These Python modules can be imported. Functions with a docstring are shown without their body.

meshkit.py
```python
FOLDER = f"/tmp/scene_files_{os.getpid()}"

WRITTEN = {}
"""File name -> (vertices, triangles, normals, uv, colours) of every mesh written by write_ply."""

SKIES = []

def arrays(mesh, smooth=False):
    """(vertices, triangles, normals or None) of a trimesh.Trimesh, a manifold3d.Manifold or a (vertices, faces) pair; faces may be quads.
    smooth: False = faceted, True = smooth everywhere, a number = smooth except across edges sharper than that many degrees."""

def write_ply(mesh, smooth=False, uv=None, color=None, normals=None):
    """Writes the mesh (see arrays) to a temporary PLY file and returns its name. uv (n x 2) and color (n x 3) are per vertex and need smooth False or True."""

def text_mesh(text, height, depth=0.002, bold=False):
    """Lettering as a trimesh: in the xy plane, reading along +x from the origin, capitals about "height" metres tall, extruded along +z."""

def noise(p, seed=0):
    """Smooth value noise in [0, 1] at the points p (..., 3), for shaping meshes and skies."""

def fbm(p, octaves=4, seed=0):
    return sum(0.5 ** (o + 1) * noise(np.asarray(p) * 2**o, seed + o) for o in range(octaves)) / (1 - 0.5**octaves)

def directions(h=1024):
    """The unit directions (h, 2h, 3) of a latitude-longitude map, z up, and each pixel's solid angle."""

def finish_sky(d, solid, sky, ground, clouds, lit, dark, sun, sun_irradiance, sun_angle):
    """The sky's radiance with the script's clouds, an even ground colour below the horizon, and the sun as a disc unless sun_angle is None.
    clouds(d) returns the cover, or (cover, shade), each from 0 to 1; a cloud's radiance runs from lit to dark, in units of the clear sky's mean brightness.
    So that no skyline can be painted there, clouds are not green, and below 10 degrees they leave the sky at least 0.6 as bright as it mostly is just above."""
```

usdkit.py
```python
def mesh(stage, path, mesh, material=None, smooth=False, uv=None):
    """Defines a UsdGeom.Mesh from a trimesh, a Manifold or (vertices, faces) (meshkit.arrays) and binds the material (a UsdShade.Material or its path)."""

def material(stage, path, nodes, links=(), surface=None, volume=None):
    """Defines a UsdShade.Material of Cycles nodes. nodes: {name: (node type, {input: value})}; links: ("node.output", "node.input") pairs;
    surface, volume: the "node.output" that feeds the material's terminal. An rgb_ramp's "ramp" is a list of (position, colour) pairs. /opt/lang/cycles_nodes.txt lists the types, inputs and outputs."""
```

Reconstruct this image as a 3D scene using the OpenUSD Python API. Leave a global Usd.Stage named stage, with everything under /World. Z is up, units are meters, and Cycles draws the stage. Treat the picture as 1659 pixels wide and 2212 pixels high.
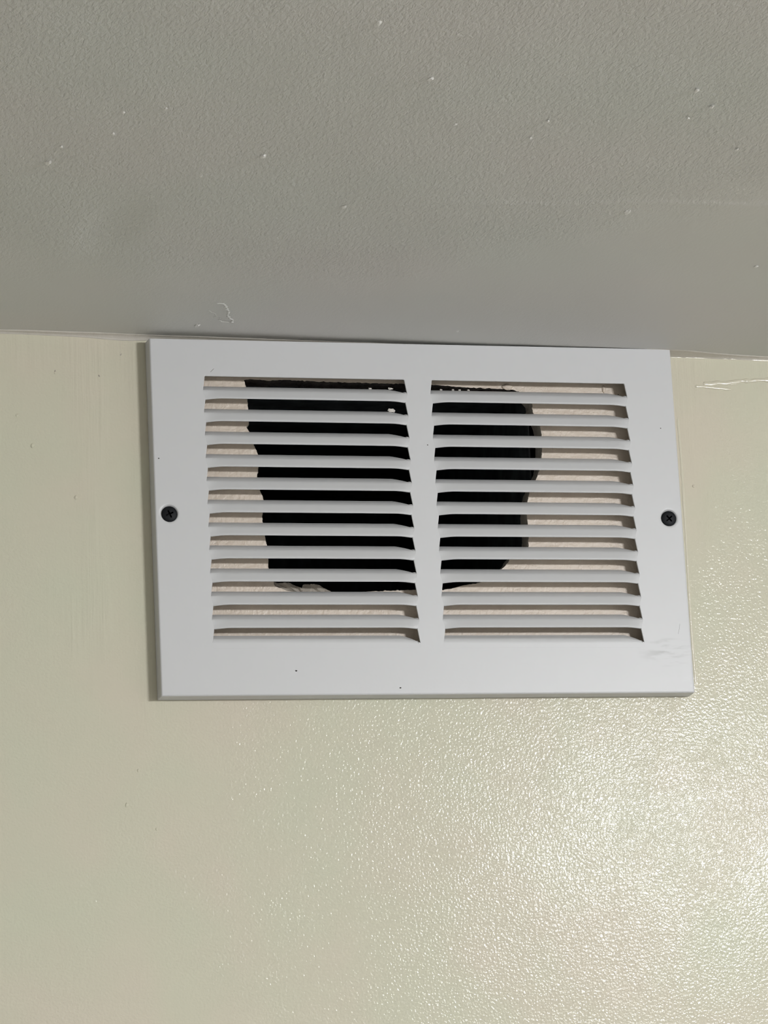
import math, random
import numpy as np, trimesh, usdkit, meshkit, manifold3d
from shapely.geometry import Polygon, Point
from pxr import Usd, UsdGeom, UsdLux, Gf, Sdf

random.seed(7)
rng = np.random.default_rng(11)
stage = Usd.Stage.CreateInMemory()
UsdGeom.SetStageUpAxis(stage, UsdGeom.Tokens.z)
UsdGeom.SetStageMetersPerUnit(stage, 1.0)
world = UsdGeom.Xform.Define(stage, '/World')
stage.SetDefaultPrim(world.GetPrim())

# ------------------------------------------------------------------ camera (a telephoto looking up at the vent)
CAM = (-0.2984664662, -1.6534475400, 1.905444)
RIGHT = (0.9693839140, -0.2429259252, -0.0358025437)
UP = (-0.0214894691, -0.2291756782, 0.9731478363)
BACK = (-0.2446079107, -0.9425844808, -0.2273795651)
FPX = 6900.0
cam = UsdGeom.Camera.Define(stage, '/World/camera')
M4 = Gf.Matrix4d(*RIGHT, 0, *UP, 0, *BACK, 0, *CAM, 1)
cam.AddTransformOp().Set(M4)
cam.CreateHorizontalApertureAttr(24.0)
cam.CreateVerticalApertureAttr(32.0)
cam.CreateFocalLengthAttr(24.0 * FPX / 1659.0)
cam.CreateClippingRangeAttr(Gf.Vec2f(0.05, 50))
cam.CreateExposureAttr(0.0)

# ------------------------------------------------------------------ light: the room's one round lamp just under the ceiling
LAMP, LAMP_R, LAMP_H, LAMP_POWER = (0.87, -1.62, 2.4), 0.14, 0.10, 212.0     # centre on the ceiling, radius, drop, radiance

# ------------------------------------------------------------------ helpers
used = {}
def path_for(name, parent):
    base = f'{parent}/{name}'
    n = used.get(base, -1) + 1
    used[base] = n
    return base if n == 0 else f'{base}_{n:03d}'

def tag(prim, label=None, cat=None, group=None, kind=None):
    for k, v in (('label', label), ('category', cat), ('group', group), ('kind', kind)):
        if v:
            prim.SetCustomDataByKey(k, v)
    return prim

ORIGIN = {}
def thing(name, loc, label=None, cat=None, group=None, kind=None):
    p = path_for(name, '/World')
    x = UsdGeom.Xform.Define(stage, p)
    x.AddTranslateOp().Set(Gf.Vec3d(*map(float, loc)))
    ORIGIN[p] = np.array(loc, float)
    tag(x.GetPrim(), label, cat, group, kind)
    return p

def part(name, mesh, mat, parent, smooth=False, label=None, kind=None):
    """mesh is in world coordinates; it becomes one Mesh prim under parent"""
    v, f, n = meshkit.arrays(mesh, smooth)
    m = usdkit.mesh(stage, path_for(name, parent), (v - ORIGIN[parent], f), LOOK[mat])
    if n is not None:
        from pxr import Vt
        m.CreateNormalsAttr(Vt.Vec3fArray.FromNumpy(n.astype(np.float32)))
        m.SetNormalsInterpolation('vertex')
    tag(m.GetPrim(), label, None, None, kind)
    return m

def cat(ms):
    return trimesh.util.concatenate([m if isinstance(m, trimesh.Trimesh) else trimesh.Trimesh(*m, process=False) for m in ms])

def grid_faces(nu, nv, flip=False):
    i = np.arange(nu * nv).reshape(nu, nv)
    q = np.stack([i[:-1, :-1], i[1:, :-1], i[1:, 1:], i[:-1, 1:]], -1).reshape(-1, 4)
    f = np.vstack([q[:, [0, 1, 2]], q[:, [0, 2, 3]]])
    return f[:, ::-1] if flip else f

def sheet(P, t):
    """a thin closed sheet from the grid P (nu, nv, 3), thickened by t behind it"""
    nu, nv = P.shape[:2]
    du = np.gradient(P, axis=0); dv = np.gradient(P, axis=1)
    n = np.cross(du, dv); n /= np.maximum(np.linalg.norm(n, axis=2, keepdims=True), 1e-12)
    B = P - n * t
    a = grid_faces(nu, nv)
    b = grid_faces(nu, nv, True) + nu * nv
    idx = np.arange(nu * nv).reshape(nu, nv)
    rim = np.concatenate([idx[:, 0], idx[-1, 1:], idx[::-1, -1][1:], idx[0, ::-1][1:-1]])
    r2 = np.roll(rim, -1)
    s = np.vstack([np.stack([rim, rim + nu * nv, r2], 1), np.stack([r2, rim + nu * nv, r2 + nu * nv], 1)])
    m = trimesh.Trimesh(np.vstack([P.reshape(-1, 3), B.reshape(-1, 3)]), np.vstack([a, b, s]), process=False)
    m.fix_normals()
    return m

def rings(loops, closed=True):
    """strips between successive loops with equal vertex counts"""
    L = np.array(loops); k, n = L.shape[:2]
    i = np.arange(k * n).reshape(k, n)
    nx = np.roll(i, -1, axis=1)
    a, b, c, d = i[:-1].ravel(), nx[:-1].ravel(), nx[1:].ravel(), i[1:].ravel()
    return trimesh.Trimesh(L.reshape(-1, 3), np.vstack([np.stack([a, b, c], 1), np.stack([a, c, d], 1)]), process=False)

def tri_poly(poly, z=0.0):
    v, f = trimesh.creation.triangulate_polygon(poly, engine='earcut')
    return trimesh.Trimesh(np.c_[v, np.full(len(v), z)], f, process=False)

def resample(pts, step, jitter=0.0, closed=True):
    pts = np.array(pts, float)
    q = np.vstack([pts, pts[:1]]) if closed else pts
    out = []
    for a, b in zip(q[:-1], q[1:]):
        n = max(1, int(round(np.linalg.norm(b - a) / step)))
        for k in range(n):
            out.append(a + (b - a) * k / n + rng.normal(0, jitter, 2) * (k > 0))
    if not closed:
        out.append(q[-1])
    return np.array(out)

def offset_loop(p, d):
    """move each vertex of a closed 2-d loop by d along its outward normal (counter-clockwise loop)"""
    t = np.roll(p, -1, 0) - np.roll(p, 1, 0)
    t /= np.maximum(np.linalg.norm(t, axis=1, keepdims=True), 1e-12)
    return p + np.c_[t[:, 1], -t[:, 0]] * d

def ccw(p):
    x, y = p[:, 0], p[:, 1]
    return p if (x * np.roll(y, -1) - y * np.roll(x, -1)).sum() > 0 else p[::-1]

def tube(path, radius, sides=6, flat=1.0, up=(0, -1, 0)):
    path = np.array(path, float); radius = np.broadcast_to(radius, len(path))
    t = np.gradient(path, axis=0); t /= np.linalg.norm(t, axis=1, keepdims=True)
    up = np.array(up, float)
    s = np.cross(t, up); s /= np.linalg.norm(s, axis=1, keepdims=True)
    u = np.cross(s, t)
    ang = np.linspace(0, 2 * np.pi, sides, endpoint=False)
    L = [[c + r * (np.cos(a) * si + np.sin(a) * ui * flat) for a in ang] for c, si, ui, r in zip(path, s, u, radius)]
    body = rings(L)
    v = np.vstack([body.vertices, path[0], path[-1]]); n = len(body.vertices)
    f = [body.faces]
    last = n - sides
    for k in range(sides):
        f.append([[n, (k + 1) % sides, k]]); f.append([[n + 1, last + k, last + (k + 1) % sides]])
    m = trimesh.Trimesh(v, np.vstack(f), process=False); m.fix_normals(); return m

def lump(center, size, seed, rough=0.35, sub=2):
    m = trimesh.creation.icosphere(subdivisions=sub)
    v = np.array(m.vertices)
    r = 1 + rough * (meshkit.noise(v * 1.7 + seed * 3.1, seed) - 0.5) * 2
    m.vertices = v * r[:, None] * np.array(size) + np.array(center)
    return m

# ------------------------------------------------------------------ materials
LOOK = {}
def look(name, nodes, links, surface='p.BSDF'):
    LOOK[name] = usdkit.material(stage, f'/World/Looks/{name}', nodes, links, surface=surface)

def smooth_range(lo, hi, a=0.0, b=1.0):
    return ('map_range', {'range_type': 'smoothstep', 'from_min': lo, 'from_max': hi, 'to_min': a, 'to_max': b})

def wall_look(name, tints, rough, spec=0.5, peel=1.0):
    # gloss paint: roller stipple, brush marks where it was cut in around the vent and under the ceiling
    N = {'geo': ('geometry', {}), 'sep': ('separate_xyz', {}),
         'blot': ('noise_texture', {'scale': 9.0, 'detail': 3.0, 'roughness': 0.6}),
         'col': ('rgb_ramp', {'ramp': [(0.36, tints[0]), (0.5, tints[1]), (0.64, tints[2])]}),
         'peel': ('noise_texture', {'scale': 700.0, 'detail': 1.0, 'roughness': 0.4, 'distortion': 0.3}),
         'warp': ('noise_texture', {'scale': 14.0, 'detail': 3.0, 'roughness': 0.6}),
         'wamp': ('map_range', {'from_min': 0.25, 'from_max': 0.7, 'to_min': 0.55, 'to_max': 1.15}),
         'bm': ('mapping', {'scale': (460.0, 1.0, 16.0)}), 'pm': ('mapping', {'scale': (42.0, 1.0, 9.0)}), 'pn': ('noise_texture', {'scale': 1.0, 'detail': 2.0}), 'pr': smooth_range(0.47, 0.62, 0.12, 1.0), 'bp': ('math', {'math_type': 'multiply'}),
         'brush': ('noise_texture', {'scale': 1.0, 'detail': 3.0, 'roughness': 0.55}),
         # masks in metres: brushed margins beside the vent (x), below it and under the ceiling (z)
         'xw': ('math', {'math_type': 'multiply_add', 'value2': 0.05, 'value3': -0.025}),
         'xs': ('math', {'math_type': 'add'}),
         'zs': ('math', {'math_type': 'add'}),
         'mL': smooth_range(-0.062, -0.035), 'mL2': smooth_range(-0.004, 0.012, 1, 0),
         'mR': smooth_range(0.285, 0.296), 'mR2': smooth_range(0.306, 0.326, 1, 0),
         'L': ('math', {'math_type': 'multiply'}), 'Rr': ('math', {'math_type': 'multiply'}),
         'LR': ('math', {'math_type': 'maximum'}),
         'zlow': smooth_range(2.17, 2.20), 'side': ('math', {'math_type': 'multiply'}),
         'top': smooth_range(2.365, 2.388), 'bmask': ('math', {'math_type': 'maximum'}),
         'inv': ('math', {'math_type': 'multiply_add', 'value2': -0.45, 'value3': 1.0}),
         'pa': ('math', {'math_type': 'multiply'}), 'pb': ('math', {'math_type': 'multiply'}),
         'ba': ('math', {'math_type': 'multiply'}), 'bs': ('math', {'math_type': 'multiply', 'value2': 2.3}),
         'h': ('math', {'math_type': 'multiply_add', 'value2': peel}),
         'bump': ('bump', {'strength': 1.0, 'distance': 0.0002}),
         'wav': ('noise_texture', {'scale': 22.0, 'detail': 1.0}),
         'bump2': ('bump', {'strength': 1.0, 'distance': 0.0003}),
         'p': ('principled_bsdf', {'roughness': rough, 'specular_ior_level': spec})}
    K = [('geo.position', 'sep.vector'), ('geo.position', 'blot.vector'), ('blot.fac', 'col.fac'), ('col.color', 'p.base_color'),
         ('geo.position', 'peel.vector'), ('geo.position', 'warp.vector'), ('warp.fac', 'wamp.value'),
         ('geo.position', 'bm.vector'), ('bm.vector', 'brush.vector'),
         ('warp.fac', 'xw.value1'), ('sep.x', 'xs.value1'), ('xw.value', 'xs.value2'), ('sep.z', 'zs.value1'), ('xw.value', 'zs.value2'),
         ('xs.value', 'mL.value'), ('xs.value', 'mL2.value'), ('xs.value', 'mR.value'), ('xs.value', 'mR2.value'),
         ('mL.result', 'L.value1'), ('mL2.result', 'L.value2'), ('mR.result', 'Rr.value1'), ('mR2.result', 'Rr.value2'),
         ('L.value', 'LR.value1'), ('Rr.value', 'LR.value2'), ('zs.value', 'zlow.value'),
         ('LR.value', 'side.value1'), ('zlow.result', 'side.value2'), ('zs.value', 'top.value'),
         ('side.value', 'bmask.value1'), ('top.result', 'bmask.value2'), ('bmask.value', 'inv.value1'),
         ('peel.fac', 'pa.value1'), ('wamp.result', 'pa.value2'), ('pa.value', 'pb.value1'), ('inv.value', 'pb.value2'),
         ('geo.position', 'pm.vector'), ('pm.vector', 'pn.vector'), ('pn.fac', 'pr.value'), ('brush.fac', 'bp.value1'), ('pr.result', 'bp.value2'), ('bp.value', 'ba.value1'), ('bmask.value', 'ba.value2'), ('ba.value', 'bs.value1'),
         ('pb.value', 'h.value1'), ('bs.value', 'h.value3'), ('h.value', 'bump.height'),
         ('geo.position', 'wav.vector'), ('wav.fac', 'bump2.height'), ('bump2.normal', 'bump.normal'), ('bump.normal', 'p.normal')]
    look(name, N, K)

GREEN = (0.60, 0.597, 0.468)
PINK = (0.635, 0.585, 0.475)
MIDT = (0.617, 0.592, 0.47)
wall_look('wall_paint', (GREEN, MIDT, PINK), 0.10, 0.075)

# older, unglossed cream coat that stayed behind the vent
look('old_cream_paint', {
    'geo': ('geometry', {}), 'n': ('noise_texture', {'scale': 380.0, 'detail': 3.0, 'roughness': 0.55}),
    'b': ('bump', {'strength': 1.0, 'distance': 0.0005}), 'c': ('noise_texture', {'scale': 60.0, 'detail': 3.0}),
    'col': ('rgb_ramp', {'ramp': [(0.3, (0.64, 0.545, 0.445)), (0.7, (0.72, 0.625, 0.52))]}),
    'p': ('principled_bsdf', {'roughness': 0.4})},
    [('geo.position', 'n.vector'), ('n.fac', 'b.height'), ('b.normal', 'p.normal'), ('geo.position', 'c.vector'), ('c.fac', 'col.fac'), ('col.color', 'p.base_color')])

look('raw_plaster', {
    'geo': ('geometry', {}), 'n': ('noise_texture', {'scale': 500.0, 'detail': 4.0, 'roughness': 0.65}),
    'b': ('bump', {'strength': 1.0, 'distance': 0.0008}), 'c': ('noise_texture', {'scale': 120.0, 'detail': 4.0}),
    'col': ('rgb_ramp', {'ramp': [(0.3, (0.36, 0.32, 0.27)), (0.7, (0.48, 0.44, 0.38))]}),
    'p': ('principled_bsdf', {'roughness': 0.9, 'specular_ior_level': 0.28})},
    [('geo.position', 'n.vector'), ('n.fac', 'b.height'), ('b.normal', 'p.normal'), ('geo.position', 'c.vector'), ('c.fac', 'col.fac'), ('col.color', 'p.base_color')])

def ceiling_look(name):
    # rolled texture, fading to a smooth trowelled band along the wall
    N = {'geo': ('geometry', {}), 'sep': ('separate_xyz', {}),
         'm': ('mapping', {'scale': (1.0, 0.46, 1.0), 'rotation': (0, 0, 0.0)}),
         'n': ('noise_texture', {'scale': 540.0, 'detail': 3.0, 'roughness': 0.6, 'distortion': 0.4}),
         'w': ('noise_texture', {'scale': 16.0, 'detail': 4.0, 'roughness': 0.65}),
         'wx': ('math', {'math_type': 'multiply_add', 'value2': 0.12, 'value3': -0.06}),
         # smooth band: y > -(0.10 .. 0.27), wider to the right
         'sx': ('math', {'math_type': 'maximum', 'value2': 0.10}),
         'yy': ('math', {'math_type': 'multiply_add', 'value2': 1.05}),
         'y2': ('math', {'math_type': 'add'}),
         'mask': smooth_range(-0.062, 0.03, 1.0, 0.05),
         'amp': ('math', {'math_type': 'multiply'}),
         'bump': ('bump', {'strength': 1.0, 'distance': 0.0015}),
         'c': ('noise_texture', {'scale': 7.0, 'detail': 2.0}),
         'col': ('rgb_ramp', {'ramp': [(0.35, (0.62, 0.627, 0.595)), (0.65, (0.64, 0.625, 0.60))]}),
         'p': ('principled_bsdf', {'roughness': 0.55, 'specular_ior_level': 0.4})}
    K = [('geo.position', 'sep.vector'), ('geo.position', 'm.vector'), ('m.vector', 'n.vector'), ('geo.position', 'w.vector'),
         ('sep.x', 'sx.value1'), ('sx.value', 'yy.value1'), ('sep.y', 'yy.value3'),
         ('w.fac', 'wx.value1'), ('yy.value', 'y2.value1'), ('wx.value', 'y2.value2'), ('y2.value', 'mask.value'),
         ('n.fac', 'amp.value1'), ('mask.result', 'amp.value2'), ('amp.value', 'bump.height'), ('bump.normal', 'p.normal'),
         ('geo.position', 'c.vector'), ('c.fac', 'col.fac'), ('col.color', 'p.base_color')]
    look(name, N, K)
ceiling_look('ceiling_paint')

def plain(name, color, rough=0.5, metallic=0.0, spec=0.5, nscale=None, nd=0.0003, var=0.0, vscale=40.0):
    N = {'p': ('principled_bsdf', {'base_color': color, 'roughness': rough, 'metallic': metallic, 'specular_ior_level': spec}), 'geo': ('geometry', {})}
    K = []
    if nscale:
        N['n'] = ('noise_texture', {'scale': nscale, 'detail': 3.0}); N['b'] = ('bump', {'strength': 1.0, 'distance': nd})
        K += [('geo.position', 'n.vector'), ('n.fac', 'b.height'), ('b.normal', 'p.normal')]
    if var:
        N['v'] = ('noise_texture', {'scale': vscale, 'detail': 4.0, 'roughness': 0.65})
        c = np.array(color)
        N['r'] = ('rgb_ramp', {'ramp': [(0.3, tuple(c * (1 - var))), (0.7, tuple(np.minimum(c * (1 + var), 1)))]})
        K += [('geo.position', 'v.vector'), ('v.fac', 'r.fac'), ('r.color', 'p.base_color')]
    look(name, N, K)

plain('gloss_drip', (0.645, 0.61, 0.49), 0.14, spec=0.5, nscale=900, nd=0.0001)
plain('caulk', (0.58, 0.545, 0.485), 0.5, nscale=150, nd=0.0006)
plain('speck_paint', (0.76, 0.75, 0.72), 0.4)
plain('black_screw', (0.008, 0.009, 0.011), 0.5, spec=0.14, nscale=900, nd=0.00008)
plain('dirt', (0.05, 0.045, 0.04), 0.9)
plain('crumb_white', (0.80, 0.76, 0.70), 0.9, nscale=900, nd=0.0004)
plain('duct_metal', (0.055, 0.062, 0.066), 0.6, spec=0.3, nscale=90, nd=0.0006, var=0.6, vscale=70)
plain('dark_dust', (0.035, 0.03, 0.027), 0.9, spec=0.2, nscale=400, nd=0.0008, var=0.7, vscale=200)
plain('hair_dark', (0.22, 0.21, 0.20), 0.6)
plain('room_paint', (0.58, 0.57, 0.55), 0.5)
plain('floor_tone', (0.44, 0.43, 0.42), 0.4, var=0.25, vscale=6)

# grey-white enamel of the vent, with a rubbed grey smear near its lower right corner
G0 = None

# ------------------------------------------------------------------ the vent's own frame: x right, y up, z out of the wall; turned 0.82 degrees against the ceiling
D = 0.0105
PHI, YC = -0.014373682214, 0.004138
cp, sp = math.cos(PHI), math.sin(PHI)
def W(P):
    P = np.asarray(P, float)
    x, y, z = P[..., 0], P[..., 1], P[..., 2]
    return np.stack([cp * x + sp * y, -(z + D), -sp * x + cp * y - YC + 2.4], -1)
def toW(m):
    m = m.copy(); m.vertices = W(m.vertices); return m
def px_loc(x, y, z=0.0):
    return W(np.array([x, y, z]))

smA = px_loc(0.2835, -0.1735)
N = {'geo': ('geometry', {}),
     'mp': ('mapping', {'mapping_type': 'point', 'location': (0, 0, 0), 'rotation': (0, 0, 0), 'scale': (1, 1, 1)}),
     'off': ('mapping', {'location': tuple(float(-a) for a in smA)}),
     'rot': ('mapping', {'rotation': (0, -0.35, 0), 'scale': (1 / 0.018, 1.0, 1 / 0.010)}),
     'g': ('gradient_texture', {'gradient_type': 'spherical'}),
     'st': ('mapping', {'rotation': (0, -0.35, 0), 'scale': (70.0, 70.0, 330.0)}),
     'sn': ('noise_texture', {'scale': 1.0, 'detail': 3.0}),
     'sr': smooth_range(0.46, 0.66), 'gm': ('math', {'math_type': 'multiply'}), 'gs': ('math', {'math_type': 'multiply', 'value2': 0.5}),
     'mix': ('mix', {'color1': (0.60, 0.604, 0.608), 'color2': (0.28, 0.28, 0.27)}),
     'n': ('noise_texture', {'scale': 700.0, 'detail': 2.0}), 'b': ('bump', {'strength': 1.0, 'distance': 0.000018}),
     'p': ('principled_bsdf', {'roughness': 0.36, 'specular_ior_level': 0.28})}
K = [('geo.position', 'off.vector'), ('off.vector', 'rot.vector'), ('rot.vector', 'g.vector'),
     ('off.vector', 'st.vector'), ('st.vector', 'sn.vector'), ('sn.fac', 'sr.value'), ('sr.result', 'gm.value1'), ('g.fac', 'gm.value2'), ('gm.value', 'gs.value1'), ('gs.value', 'mix.fac'),
     ('mix.color', 'p.base_color'), ('geo.position', 'n.vector'), ('n.fac', 'b.height'), ('b.normal', 'p.normal')]
N.pop('mp')
look('vent_enamel', N, K)

# ------------------------------------------------------------------ the setting
HOLE = [(0.0537, 2.377), (0.0547, 2.3731), (0.0551, 2.3694), (0.0553, 2.3663), (0.0556, 2.3605), (0.0557, 2.355), (0.0557, 2.3521), (0.0543, 2.3503), (0.0558, 2.3479), (0.0565, 2.3446), (0.0577, 2.3415), (0.0589, 2.3386), (0.0604, 2.335), (0.0608, 2.3317), (0.0605, 2.3288), (0.0595, 2.323), (0.0599, 2.3186), (0.0606, 2.3158), (0.0616, 2.3132), (0.0625, 2.3104), (0.0627, 2.307), (0.0621, 2.3031), (0.0617, 2.298), (0.0623, 2.2936), (0.0627, 2.2903), (0.0636, 2.2856), (0.064, 2.2813), (0.0644, 2.2772), (0.0643, 2.2723), (0.0655, 2.2685), (0.0666, 2.2652), (0.0678, 2.2618), (0.0744, 2.2594), (0.0847, 2.258), (0.0988, 2.2577), (0.1209, 2.2596), (0.1339, 2.2603), (0.1444, 2.2608), (0.1575, 2.2604), (0.1668, 2.2619), (0.1734, 2.2638), (0.1854, 2.2661), (0.1896, 2.2693), (0.1937, 2.2722), (0.1972, 2.2744), (0.2, 2.2773), (0.2015, 2.28), (0.2067, 2.2824), (0.2113, 2.2846), (0.2122, 2.2867), (0.2125, 2.2925), (0.2123, 2.2996), (0.212, 2.3057), (0.2129, 2.3128), (0.2145, 2.3184), (0.2181, 2.3246), (0.2211, 2.3313), (0.2222, 2.3383), (0.2228, 2.3439), (0.2229, 2.3511), (0.2218, 2.3572), (0.2201, 2.3607), (0.2183, 2.3638), (0.2181, 2.3697), (0.2137, 2.3744), (0.2071, 2.3764), (0.2009, 2.3766), (0.1812, 2.3769), (0.1602, 2.3778), (0.1325, 2.3776), (0.0936, 2.3775), (0.0774, 2.3778), (0.0662, 2.3771), (0.0571, 2.3776)]
def sx(p):                                            # traced points, (x, z) on the wall plane
    return [(x + (x + 0.2985) * 0.000908, z + (z - 2.4) * 0.000908) for x, z in p]
HOLE = sx(HOLE)
XL, XR, YF, ZC = -1.2, 2.0, -3.4, 2.4
hole = ccw(resample(HOLE, 0.0012, 0.00012))          # (x, z)
# patch of the wall that the vent hides: everything inside it keeps the older cream coat
patch = np.array([W((x, y, -D))[[0, 2]] for x, y in ((0.012, -0.186), (0.287, -0.186), (0.287, -0.010), (0.012, -0.010))])
def xz(poly2d):                                       # polygon in (x, z) -> mesh on the wall plane, facing the room (-y)
    m = tri_poly(poly2d); v = m.vertices
    m.vertices = np.c_[v[:, 0], np.zeros(len(v)), v[:, 1]]
    n = m.face_normals[np.argmax(m.area_faces)]
    if n[1] > 0:
        m.faces = m.faces[:, ::-1]
    return m
wall = thing('wall_back', (0, 0, 0), kind='structure', label='cream green glossy painted wall with the vent screwed onto it')
outer = Polygon([(XL, 0), (XR, 0), (XR, ZC), (XL, ZC)], [patch])
part('painted_surface', xz(outer), 'wall_paint', wall)
part('bare_patch', xz(Polygon(patch, [hole])), 'old_cream_paint', wall, label='older cream paint visible through the vent slots')
h0 = np.c_[hole[:, 0], np.zeros(len(hole)), hole[:, 1]]
nz = meshkit.fbm(h0 * 260, 3, 5) - 0.5
def hl(d, y, k):
    o = offset_loop(hole, 0) if d == 0 else offset_loop(hole, d)
    return np.c_[o[:, 0], np.full(len(o), y) + nz * k, o[:, 1]]
edge = rings([h0, hl(-0.0004, 0.0008, 0.0004), hl(-0.0006, 0.004, 0.002), hl(-0.0003, 0.009, 0.002), hl(0.0, 0.013, 0.0)])
edge.fix_normals()
zc_ = edge.triangles_center
up_ = (zc_[:, 2] > 2.3745) & (zc_[:, 0] < 0.212)
part('plaster_edge', edge.submesh([np.where(~up_)[0]], append=True), 'raw_plaster', wall, smooth=40, label='rough broken plaster edge of the duct hole')
part('dusty_edge', edge.submesh([np.where(up_)[0]], append=True), 'dark_dust', wall, smooth=40, label='dark dusty upper edge of the duct hole')
# thin scraps left standing at the hole's rim
def scrap(pts, y0, y1, seed):
    p = ccw(resample(sx(pts), 0.0008, 0.0001)); P = Polygon(p).buffer(0)
    m = trimesh.creation.extrude_polygon(P, 0.0005, engine='earcut')
    v = m.vertices
    b = meshkit.noise(np.c_[v[:, 0] * 300, v[:, 1] * 300, v[:, 0] * 0], seed)
    return trimesh.Trimesh(np.c_[v[:, 0], y0 + (y1 - y0) * b + v[:, 2], v[:, 1]], m.faces[:, ::-1], process=False)
part('torn_paper', scrap([(0.0665, 2.2652), (0.0706, 2.2640), (0.0757, 2.2644), (0.0793, 2.2634), (0.0829, 2.2616), (0.0852, 2.2600), (0.0852, 2.2570), (0.0700, 2.2580)], 0.001, 0.004, 3), 'raw_plaster', wall)
part('torn_paper', scrap([(0.0834, 2.2612), (0.0842, 2.2636), (0.0850, 2.2639), (0.0886, 2.2640), (0.0932, 2.2633), (0.0971, 2.2615), (0.0997, 2.2600), (0.0990, 2.2570), (0.0840, 2.2570)], 0.002, 0.005, 4), 'raw_plaster', wall)
part('plaster_chip', lump((0.2046, -0.0004, 2.3777), (0.0028, 0.0009, 0.0019), 8, 0.3), 'old_cream_paint', wall, smooth=30)
part('plaster_chip', lump((0.2612, -0.0002, 2.3785), (0.0009, 0.0008, 0.0020), 9, 0.3), 'old_cream_paint', wall, smooth=30)

# caulk along the joint of wall and ceiling: a thin uneven concave bead
xs = np.linspace(-0.6, 0.9, 601)
bw = 0.0006 + 0.0010 * meshkit.fbm(np.c_[xs * 30, xs * 0, xs * 0], 3, 2) + 0.0015 * np.exp(-((xs + 0.01) / 0.02) ** 2)      # down the wall
bc = 0.0018 + 0.0022 * meshkit.fbm(np.c_[xs * 22, xs * 0 + 5, xs * 0], 3, 4) + 0.0085 * np.exp(-((xs - 0.295) / 0.035) ** 2)   # along the ceiling
bw = np.where((xs > 0.28), np.minimum(bw, 0.0013), bw)
prof = np.linspace(0, 1, 9)
P = np.zeros((len(xs), 9, 3))
for j, t in enumerate(prof):
    a = t * math.pi / 2
    P[:, j, 0] = xs
    P[:, j, 1] = -bc * (1 - math.cos(a)) ** 0.9 - 0.00025
    P[:, j, 2] = ZC - bw * (1 - math.sin(a)) ** 0.9 - 0.00025
bead = np.concatenate([np.stack([xs, xs * 0 + 0.0005, P[:, 0, 2] - 0.0002], 1)[:, None], P, np.stack([xs, P[:, -1, 1] - 0.0003, xs * 0 + ZC + 0.0005], 1)[:, None]], 1)
bm_ = trimesh.Trimesh(bead.reshape(-1, 3), grid_faces(*bead.shape[:2]), process=False)
if bm_.face_normals[:, 1].mean() > 0:
    bm_.faces = bm_.faces[:, ::-1]
part('caulk_bead', bm_, 'caulk', wall, smooth=True, label='thin uneven filler bead between wall and ceiling')

def ridge(pts, r, mat='gloss_drip'):
    p = np.array(pts); q = np.array([np.interp(np.linspace(0, len(p) - 1, 8 * len(p)), np.arange(len(p)), p[:, k]) for k in (0, 1)]).T
    q[:, 1] += 0.00025 * (meshkit.noise(np.c_[q * 500, q[:, :1] * 0], 3) - 0.5)
    path = np.c_[q[:, 0], np.full(len(q), 0.0), q[:, 1]]
    rad = r * (0.55 + 0.9 * meshkit.noise(np.c_[q * 400, q[:, :1] * 0], 6)); rad[[0, -1]] = r * 0.15
    part('paint_ridge', tube(path, rad, 10, 0.4), mat, wall, smooth=60)
ridge([(0.3005, 2.3988), (0.3105, 2.3989), (0.3175, 2.399), (0.3273, 2.3992), (0.3441, 2.3990), (0.3554, 2.3987), (0.38, 2.3986)], 0.0009)
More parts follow.
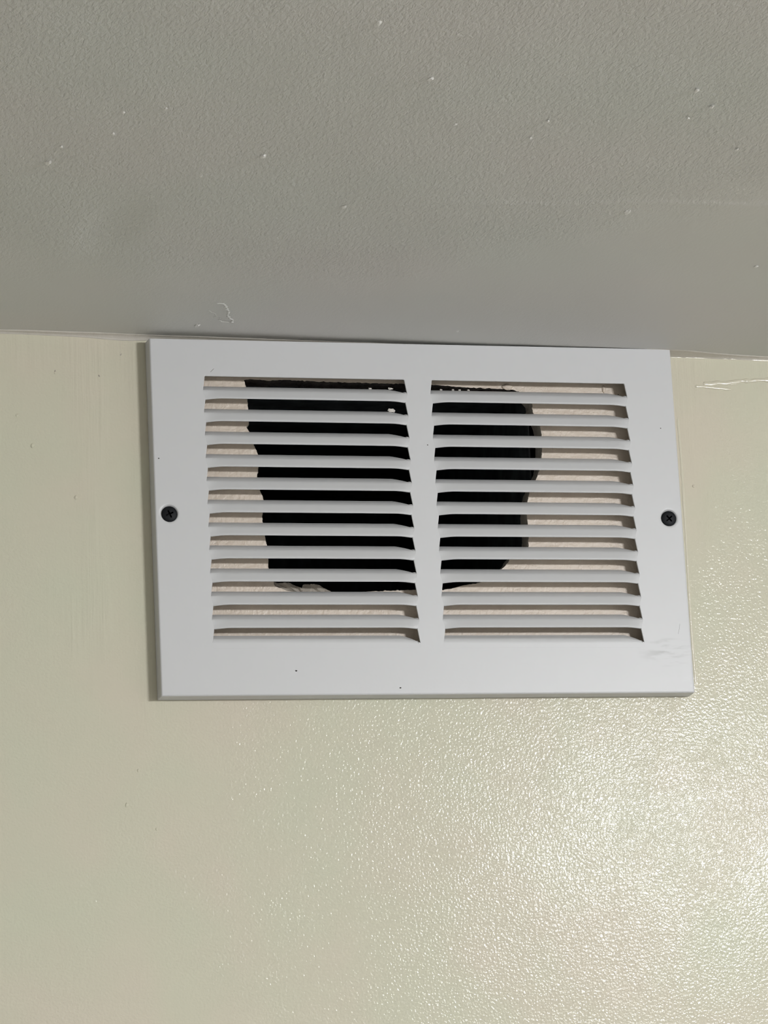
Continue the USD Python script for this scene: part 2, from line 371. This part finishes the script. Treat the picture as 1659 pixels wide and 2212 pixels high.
ridge([(0.3159, 2.382), (0.3234, 2.3817), (0.329, 2.3814), (0.3337, 2.381), (0.3379, 2.3808)], 0.0009)
ridge([(0.3207, 2.3836), (0.3263, 2.3835), (0.3297, 2.3844), (0.3348, 2.3843), (0.3404, 2.3853), (0.3447, 2.386), (0.3495, 2.3861), (0.3546, 2.3869), (0.37, 2.3873)], 0.0011)
ridge([(0.3287, 2.3838), (0.3348, 2.3835), (0.3404, 2.3841), (0.3425, 2.3848)], 0.0004)
ridge([(0.3045, 2.3637), (0.3051, 2.3367), (0.3052, 2.2965), (0.3051, 2.262), (0.3053, 2.2304), (0.3060, 2.2090)], 0.0007)
for k, (x, z, w) in enumerate([(-0.0626, 2.3366, 1.0), (-0.0709, 2.3531, 0.8), (-0.0397, 2.3085, 0.9), (-0.0501, 2.3777, 0.6), (-0.015, 2.1425, 0.9), (-0.0085, 2.161, 0.7), (0.0007, 2.1298, 0.7), (0.3115, 2.3234, 0.8)]):
    part('paint_nib', lump((x, 0.0001, z), (0.0011 * w, 0.0006 * w, 0.0013 * w), 20 + k), 'wall_paint', wall, smooth=40)
for k, (x, z, a) in enumerate([(-0.0261, 2.3767, -0.5), (-0.0140, 2.3891, 0.6), (-0.0501, 2.3785, 0.15)]):   # short nicks down to the dark
    s = np.array([math.sin(a), math.cos(a)]) * 0.0013
    part('scratch_nick', tube([(x - s[0], 0.0002, z - s[1]), (x, 0.0, z), (x + s[0], 0.0002, z + s[1])], [0.0001, 0.00042, 0.0001], 6, 0.6), 'raw_plaster', wall)

# ceiling: fine grid where it is seen (dents, tape line), plain slab around it
ceil = thing('ceiling', (0, 0, ZC), kind='structure', label='pale grey rolled-texture ceiling meeting the wall above the vent')
gx, gy = np.linspace(-0.25, 0.45, 281), np.linspace(-0.62, 0.0, 311)
X, Y = np.meshgrid(gx, gy, indexing='ij')
fade = np.clip(np.minimum.reduce([X + 0.25, 0.45 - X, Y + 0.62]) / 0.05, 0, 1)
u = (X + 0.049 + (Y + 0.18) * 0.1) / 0.0125; v = (Y + 0.184) / 0.036
dz = 0.0013 * np.exp(-(u * u + v * v) ** 1.5)                                                                # pressed dent, upwards
line = np.interp(X, [0.1119, 0.153, 0.1708, 0.2015, 0.2389, 0.262, 0.45], [-0.2438, -0.2468, -0.25, -0.2572, -0.2589, -0.2608, -0.266])
tape = np.clip((X - 0.09) / 0.05, 0, 1)
dz += tape * (0.00030 / (1 + np.exp(np.clip((Y - line) / 0.0014, -30, 30))) - 0.00028 * np.exp(-((Y - line) / 0.0022) ** 2))   # proud edge of the jointing tape
dz += 0.0011 * (meshkit.fbm(np.stack([X * 16, Y * 9, X * 0], -1), 3, 9) - 0.5)                               # hand-trowelled unevenness
dz = dz * fade
slab = np.stack([X, Y, ZC + np.maximum(dz, -0.0008)], -1)
m1 = trimesh.Trimesh(slab.reshape(-1, 3), grid_faces(len(gx), len(gy), True), process=False)
frame = Polygon([(XL, YF), (XR, YF), (XR, 0), (XL, 0)]).difference(Polygon([(-0.25, -0.62), (0.45, -0.62), (0.45, 0.1), (-0.25, 0.1)]))
m2 = tri_poly(frame, ZC)
if m2.face_normals[0][2] > 0:
    m2.faces = m2.faces[:, ::-1]
part('textured_surface', cat([m1, m2]), 'ceiling_paint', ceil, smooth=60)
CS = [(0.0164, -0.4611, 1.1), (0.054, -0.4024, 1.2), (0.1741, -0.406, 0.9), (0.1878, -0.3877, 0.8), (0.003, -0.2947, 1.1), (0.0567, -0.2298, 1.0), (-0.093, -0.2725, 1.3), (-0.0902, -0.2943, 0.7), (-0.0699, -0.3144, 0.8), (-0.0699, -0.3419, 0.7), (0.0797, -0.3488, 0.7), (0.1201, -0.3584, 0.6), (0.1188, -0.3362, 0.6), (0.182, -0.3719, 0.6), (0.2189, -0.3352, 0.6), (0.1965, -0.2416, 1.3), (0.0239, -0.0239, 1.2), (0.2918, -0.1658, 0.9), (0.168, -0.0313, 0.6), (-0.0201, -0.2636, 0.6), (-0.0521, -0.3492, 0.7)]
for k, (x, y, w) in enumerate(CS):
    part('paint_speck', lump((x, y, ZC - 0.0001), (0.0011 * w, 0.0022 * w, 0.0006 * w), 40 + k, 0.45), 'speck_paint', ceil, smooth=35)
SC = [(0.0262, -0.0655), (0.0301, -0.066), (0.0332, -0.0588), (0.0356, -0.0522), (0.0362, -0.0455), (0.0392, -0.0389), (0.0409, -0.0322), (0.0371, -0.0334), (0.0329, -0.0364)]
SC2 = [(0.0244, -0.0517), (0.028, -0.0487), (0.0317, -0.0397), (0.0357, -0.0376)]
for pts, r in ((SC, 0.0005), (SC2, 0.0003)):
    q = resample(pts, 0.0009, 0.0006, closed=False)
    rad = r * (0.5 + meshkit.noise(np.c_[q * 700, q[:, :1] * 0], 8)); rad[[0, -1]] = r * 0.2
    part('torn_paint_edge', tube(np.c_[q, np.full(len(q), ZC - 0.0001)], rad, 7, 0.8, up=(0, 0, 1)), 'ceiling_paint', ceil, smooth=50)

def quad(name, pts, mat, label):
    p = thing(name, np.mean(pts, 0), kind='structure', label=label)
    part('plain_surface', trimesh.Trimesh(np.array(pts, float), [[0, 1, 2], [0, 2, 3]], process=False), mat, p)
quad('floor', [(XL, YF, 0), (XR, YF, 0), (XR, 0, 0), (XL, 0, 0)], 'floor_tone', 'pale grey floor of the room')
quad('wall_left', [(XL, YF, 0), (XL, 0, 0), (XL, 0, ZC), (XL, YF, ZC)], 'room_paint', 'pale painted side wall left of the vent wall')
quad('wall_right', [(XR, 0, 0), (XR, YF, 0), (XR, YF, ZC), (XR, 0, ZC)], 'room_paint', 'pale painted side wall right of the vent wall')
quad('wall_front', [(XR, YF, 0), (XL, YF, 0), (XL, YF, ZC), (XR, YF, ZC)], 'room_paint', 'pale painted wall opposite the vent wall')

# flush round ceiling lamp, behind and to the right of the camera
LOOK['lamp_glow'] = usdkit.material(stage, '/World/Looks/lamp_glow', {'e': ('emission', {'color': (0.965, 0.975, 1.0), 'strength': LAMP_POWER})}, [], surface='e.emission')
cl = thing('ceiling_lamp', LAMP, 'round flush glowing ceiling lamp under the room ceiling', 'lamp')
ph = np.radians(np.linspace(0, 88, 12)); th = np.linspace(0, 2 * np.pi, 40, endpoint=False)
dome = rings([[(LAMP[0] + LAMP_R * math.sin(p) * math.cos(a), LAMP[1] + LAMP_R * math.sin(p) * math.sin(a), LAMP[2] - 0.012 - LAMP_H * math.cos(p)) for a in th] for p in ph])
dome.fix_normals()
if (dome.face_normals[:, 2] * dome.area_faces).sum() > 0:
    dome.faces = dome.faces[:, ::-1]
part('glass_shade', dome, 'lamp_glow', cl)
base = trimesh.creation.cylinder(radius=LAMP_R + 0.008, height=0.014, sections=40); base.apply_translation((LAMP[0], LAMP[1], LAMP[2] - 0.0065))
part('lamp_base', base, 'speck_paint', cl)

# ------------------------------------------------------------------ sheet-metal duct behind the hole
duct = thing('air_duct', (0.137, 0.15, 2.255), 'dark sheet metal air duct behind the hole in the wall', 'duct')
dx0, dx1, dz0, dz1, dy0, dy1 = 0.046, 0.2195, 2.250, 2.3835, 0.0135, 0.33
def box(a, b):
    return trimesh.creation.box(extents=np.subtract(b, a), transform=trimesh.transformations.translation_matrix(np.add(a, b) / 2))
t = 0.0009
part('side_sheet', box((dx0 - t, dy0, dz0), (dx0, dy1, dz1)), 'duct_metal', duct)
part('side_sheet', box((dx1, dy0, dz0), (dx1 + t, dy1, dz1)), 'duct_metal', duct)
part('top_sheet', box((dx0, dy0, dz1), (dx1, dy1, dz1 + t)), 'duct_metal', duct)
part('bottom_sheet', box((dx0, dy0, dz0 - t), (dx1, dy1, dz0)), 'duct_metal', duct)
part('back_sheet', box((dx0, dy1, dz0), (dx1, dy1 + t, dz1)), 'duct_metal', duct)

# ------------------------------------------------------------------ the vent
VW, VH, PITCH, SLOT, SPLAY, Y0 = 0.29845, 0.19685, 0.0127, 0.0082, 0.0013, -0.02069
COLS = [(0.02986, 0.14182), (0.15774, 0.26970)]
vent = thing('air_return_vent', W((VW / 2, -VH / 2, -D)), 'white enamelled metal air return grille screwed to the wall under the ceiling', 'vent')
SCREWS = [(0.0076, -0.0976), (0.2906, -0.0981)]

def opening(xa, xb):
    L, R = [], []
    for k in range(12):
        yt = Y0 - k * PITCH; yh = yt - SLOT
        L += [(xa, yt), (xa - SPLAY, yh)]
        R += [(xb, yt), (xb + SPLAY, yh)]
    L.append((xa - SPLAY, yh - 0.0026)); R.append((xb + SPLAY, yh - 0.0026))
    p = Polygon(R + L[::-1])
    r = 0.0005
    return p.buffer(-r).buffer(2 * r).buffer(-r)
holes = [ccw(resample(list(opening(*c).simplify(0.00003).exterior.coords)[:-1], 0.004)) for c in COLS]
dimp = [ccw(np.array([(x + 0.0060 * math.cos(a), y + 0.0060 * math.sin(a)) for a in np.linspace(0, 2 * np.pi, 48, endpoint=False)])) for x, y in SCREWS]
TH, BEV, RB = 0.0008, 0.00025, 0.0012
def rect(o, z, c=0.0005):
    top = o if (o <= -RB + 1e-9 or z < -0.001) else -0.0003 + (o + 0.00085) * 0.3   # crisp upper edge
    x0, x1, y0, y1 = -o, VW + o, -VH - o, top
    pts = []
    for (cx, cy, a0) in ((x1 - c, y0 + c, -90), (x1 - c, y1 - c, 0), (x0 + c, y1 - c, 90), (x0 + c, y0 + c, 180)):
        for k in range(4):
            a = math.radians(a0 + 30 * k); pts.append((cx + c * math.cos(a), cy + c * math.sin(a), z))
    return np.array(pts)
face = rect(-RB, 0)[:, :2]
pieces = [tri_poly(Polygon(face, [offset_loop(h, BEV) for h in holes] + dimp), 0.0)]
if pieces[0].face_normals[0][2] < 0:
    pieces[0].faces = pieces[0].faces[:, ::-1]
prof = [(-RB, 0.0), (-0.00085, -0.00002)]
for a in np.radians([18, 36, 54, 72]):
    prof.append((-0.00085 + 0.0010 * math.sin(a), -0.0010 * (1 - math.cos(a))))
prof += [(0.0003, -0.0035), (0.0005, -D + 0.0004), (0.0005 - 0.0007, -D + 0.0004), (-0.0004, -0.0035), (-0.0009, -0.0012), (-0.0015, -TH)]
flange = rings([rect(o, z) for o, z in prof])
pieces.append(flange)
def z3(p, z):
    return np.c_[p, np.full(len(p), z)]
for h in holes:
    pieces.append(rings([z3(offset_loop(h, BEV), 0), z3(offset_loop(h, BEV * 0.3), -BEV * 0.35), z3(h, -BEV), z3(h, -TH)]))
back = tri_poly(Polygon(rect(-0.0015, 0)[:, :2], holes + dimp), -TH)
if back.face_normals[0][2] > 0:
    back.faces = back.faces[:, ::-1]
pieces.append(back)
for (x, y) in SCREWS:                                     # countersunk dimples
    R_ = []
    for r, z in ((0.0060, 0), (0.0055, -0.00005), (0.0050, -0.00016), (0.0046, -0.0005), (0.0043, -0.0010), (0.0041, -0.0012)):
        R_.append([(x + r * math.cos(a), y + r * math.sin(a), z) for a in np.linspace(0, 2 * np.pi, 48, endpoint=False)])
    pieces.append(rings(R_))
def orient(m, ref=(0, 0, 1)):
    return m
allp = []
for i, m in enumerate(pieces):
    n = m.face_normals; w = m.area_faces
    if i > 0 and i != 1 + len(holes) + 1:
        c = m.triangles_center
        if i == 1:                                        # flange: outside faces outwards
            q = c - np.array([VW / 2, -VH / 2, 0]); q[:, 2] = 0
            s = (n * q)[:8 * 0 + 16 * 2 * 4].sum()
            if s < 0: m.faces = m.faces[:, ::-1]
        elif i <= 1 + len(holes):                         # slot walls: bevels face the room
            if (n[:, 2] * w).sum() < 0: m.faces = m.faces[:, ::-1]
        else:
            if (n[:, 2] * w).sum() < 0: m.faces = m.faces[:, ::-1]
    allp.append(m)
plate = cat(allp); plate.merge_vertices(digits_vertex=7)
part('face_plate', toW(plate), 'vent_enamel', vent, smooth=20)

def louver(xa, xb, k):
    """strip k of a column: the neck between two slots, turned about its middle, and the flap folded in behind it"""
    yt = Y0 - k * PITCH; yh = yt - SLOT; yb = yt - PITCH if k < 11 else yh - 0.0032
    LN = yh - yb; TB = 0.00075
    nu = 61
    s = np.linspace(0, 1, nu); s = 0.5 - 0.5 * np.cos(np.pi * s); s = 0.6 * s + 0.4 * np.linspace(0, 1, nu)
    nn, nf = (5, 9) if k < 11 else (6, 13)
    lip = 5 if k < 11 else 0
    P = np.zeros((nu, lip + nn + nf - 1, 3))
    full = xb - xa + 2 * SPLAY
    for i, u in enumerate(s):
        d = min(u, 1 - u) * full
        e = np.clip(d / 0.0105, 0, 1); e = 1 - (1 - e) ** 2.2
        lean0 = math.radians(28) * (e if k < 11 else 0)   # lean of the neck
        yl, zl = [], []
        # neck: turned about its centre
        cy = (yh + yb) / 2
        for j in range(nn):
            r = (j / (nn - 1) - 0.5) * LN
            yl.append(cy + r * math.cos(lean0) + 0.0006 * e * (k < 11)); zl.append(-r * math.sin(lean0))
        # flap: curls further in
        y, z = yl[-1], zl[-1]
        FL = SLOT * 0.86
        ce = np.clip(d / 0.0085, 0, 1)
        FLe = FL if u < 0.5 else FL * (0.12 + 0.88 * ce ** 0.7)
        for j in range(1, nf):
            tt = (j - 0.5) / (nf - 1)
            lean = math.radians(50 + 12 * tt) * (1 - e) + math.radians(44 + 24 * tt) * e
            if k == 11:
                lean = math.radians(56 * min(1, tt * 2.2) ** 1.2)
            y += FLe / (nf - 1) * math.cos(lean); z -= FLe / (nf - 1) * math.sin(lean)
            yl.append(y); zl.append(z)
        for j in range(nn + nf - 1):
            if j < nn:
                w = j / (nn - 1) if k < 11 else 1.0
            else:
                w = 1 - (j - nn + 1) / (nf - 1)
            x0 = xa - SPLAY * w; x1 = xb + SPLAY * w
            P[i, lip + j] = (x0 + (x1 - x0) * u, yl[j], zl[j])
        if lip:                                           # rolled lower edge
            T = np.array([math.cos(lean0), -math.sin(lean0)]); Nn = np.array([math.sin(lean0), math.cos(lean0)]); r = TB * 0.8
            p0 = P[i, lip, 1:]; c = p0 - Nn * r
            for q, a in enumerate(np.radians([180, 144, 108, 72, 36])):
                P[i, q] = (P[i, lip, 0], *(c + r * (math.cos(a) * Nn - math.sin(a) * T)))
    for i, sg in ((0, -1), (-1, 1)):                       # necks run on into the plate
        P[i, lip:lip + nn, 0] += sg * 0.0006
    P[:, :, 2] -= 0.00002
    return sheet(P, TB)
FLAP_TOP = {}
for ci, (xa, xb) in enumerate(COLS):
    for k in range(12):
        m = louver(xa, xb, k)
        if ci == 0 or True:
            v = m.vertices; mid = v[np.abs(v[:, 0] - (xa + xb) / 2) < 0.004]
            FLAP_TOP[(ci, k)] = mid[np.argmax(mid[:, 1])]
        part('louver', toW(m), 'vent_enamel', vent, smooth=50)

def screw(x, y, turn, tilt):
    prof = [(0.0, 0.0)] + [(0.0043 * math.sin(a), 0.0009 * math.cos(a) - 0.0009) for a in np.radians(np.arange(8, 91, 10))] + [(0.0043, -0.0009), (0.0042, -0.0013), (0.0022, -0.0030), (0.0018, -0.0036), (0.0018, -0.0088), (0.0, -0.0088)]
    cs = manifold3d.CrossSection([[(r, z + 0.0088) for r, z in prof][::-1]])
    head = manifold3d.Manifold.revolve(cs, 48).translate([0, 0, -0.0088])
    def wing(a):
        pts = []
        for z, l, w in ((0.0012, 0.0027, 0.00050), (-0.0032, 0.0010, 0.00030)):
            pts += [(-l, -w, z), (l, -w, z), (l, w, z), (-l, w, z)]
        return manifold3d.Manifold.hull_points(np.array(pts)).rotate([0, 0, a])
    head = head - (wing(turn) + wing(turn + 90))
    head = head.rotate([tilt[0], tilt[1], 0]).translate([x, y, 0.00035])
    mm = head.to_mesh()
    return trimesh.Trimesh(mm.vert_properties[:, :3], mm.tri_verts, process=False)
part('screw', toW(screw(0.00775, -0.0979, 25, (0, 0))), 'black_screw', vent, smooth=35, label='black cross-recess screw at the left edge')
part('screw', toW(screw(0.29065, -0.0984, 40, (3, -2))), 'black_screw', vent, smooth=35, label='shiny black cross-recess screw at the right edge')
for k, (x, y, w) in enumerate([(0.0735, -0.1837, 1.0), (0.1307, -0.1933, 0.9), (0.2895, -0.0463, 0.6), (0.1533, -0.0578, 0.6), (0.0029, -0.0672, 0.7), (0.2658, -0.0271, 0.6)]):
    part('dirt_speck', toW(lump((x, y, 0.0000), (0.00055 * w, 0.0004 * w, 0.00015), 70 + k)), 'dirt', vent)
def stroke(name, pts, r, mat, parent, lab=None):
    part(name, toW(tube(np.array(pts), r, 5, 0.5, up=(0, 0, 1))), mat, parent, label=lab)
stroke('scuff_mark', [(0.2912, -0.1640, 0.0), (0.2920, -0.1610, 0.00003), (0.2925, -0.1583, 0.0)], 0.00007, 'hair_dark', vent)
stroke('scuff_mark', [(0.0330, -0.0185, 0.0), (0.0343, -0.0172, 0.00003), (0.0350, -0.0165, 0.0)], 0.00012, 'hair_dark', vent)

# ------------------------------------------------------------------ loose crumbs lying on the louvers, and a hair
def crumb(x, ci, k, w, h, seed, label, group=None):
    top = FLAP_TOP[(ci, k)]
    c = W((x, top[1] + h * 0.55, top[2] + 0.0006))
    p = thing('plaster_crumb', c - np.array([0, 0, h * 0.6]), label, 'crumb', group)
    ms = [lump(c, (w, 0.0007, h), seed, 0.5), lump(c + np.array([w * 0.7, 0, -h * 0.2]), (w * 0.5, 0.0006, h * 0.7), seed + 1, 0.5), lump(c + np.array([-w * 0.7, 0, h * 0.1]), (w * 0.45, 0.0006, h * 0.8), seed + 2, 0.5)]
    part('crumb_body', cat(ms), 'crumb_white', p, smooth=30)
crumb(0.1353, 0, 1, 0.0017, 0.0011, 90, 'largest white plaster crumb, on the second louver left of the centre bar')
crumb(0.1354, 0, 0, 0.0012, 0.0006, 94, 'white plaster crumb on the top louver just left of the centre bar')
crumb(0.1238, 0, 0, 0.0008, 0.0004, 97, 'tiny white plaster crumb on the top left louver, left of a bigger crumb')
for q, (x, w) in enumerate(((0.1644, 'leftmost'), (0.1713, 'second from left'), (0.1751, 'third from left'), (0.1802, 'rightmost'))):
    crumb(x, 1, 0, 0.0006, 0.0004, 100 + 4 * q, w + ' of four tiny plaster specks on the top right louver', 'plaster specks on the top right louver')
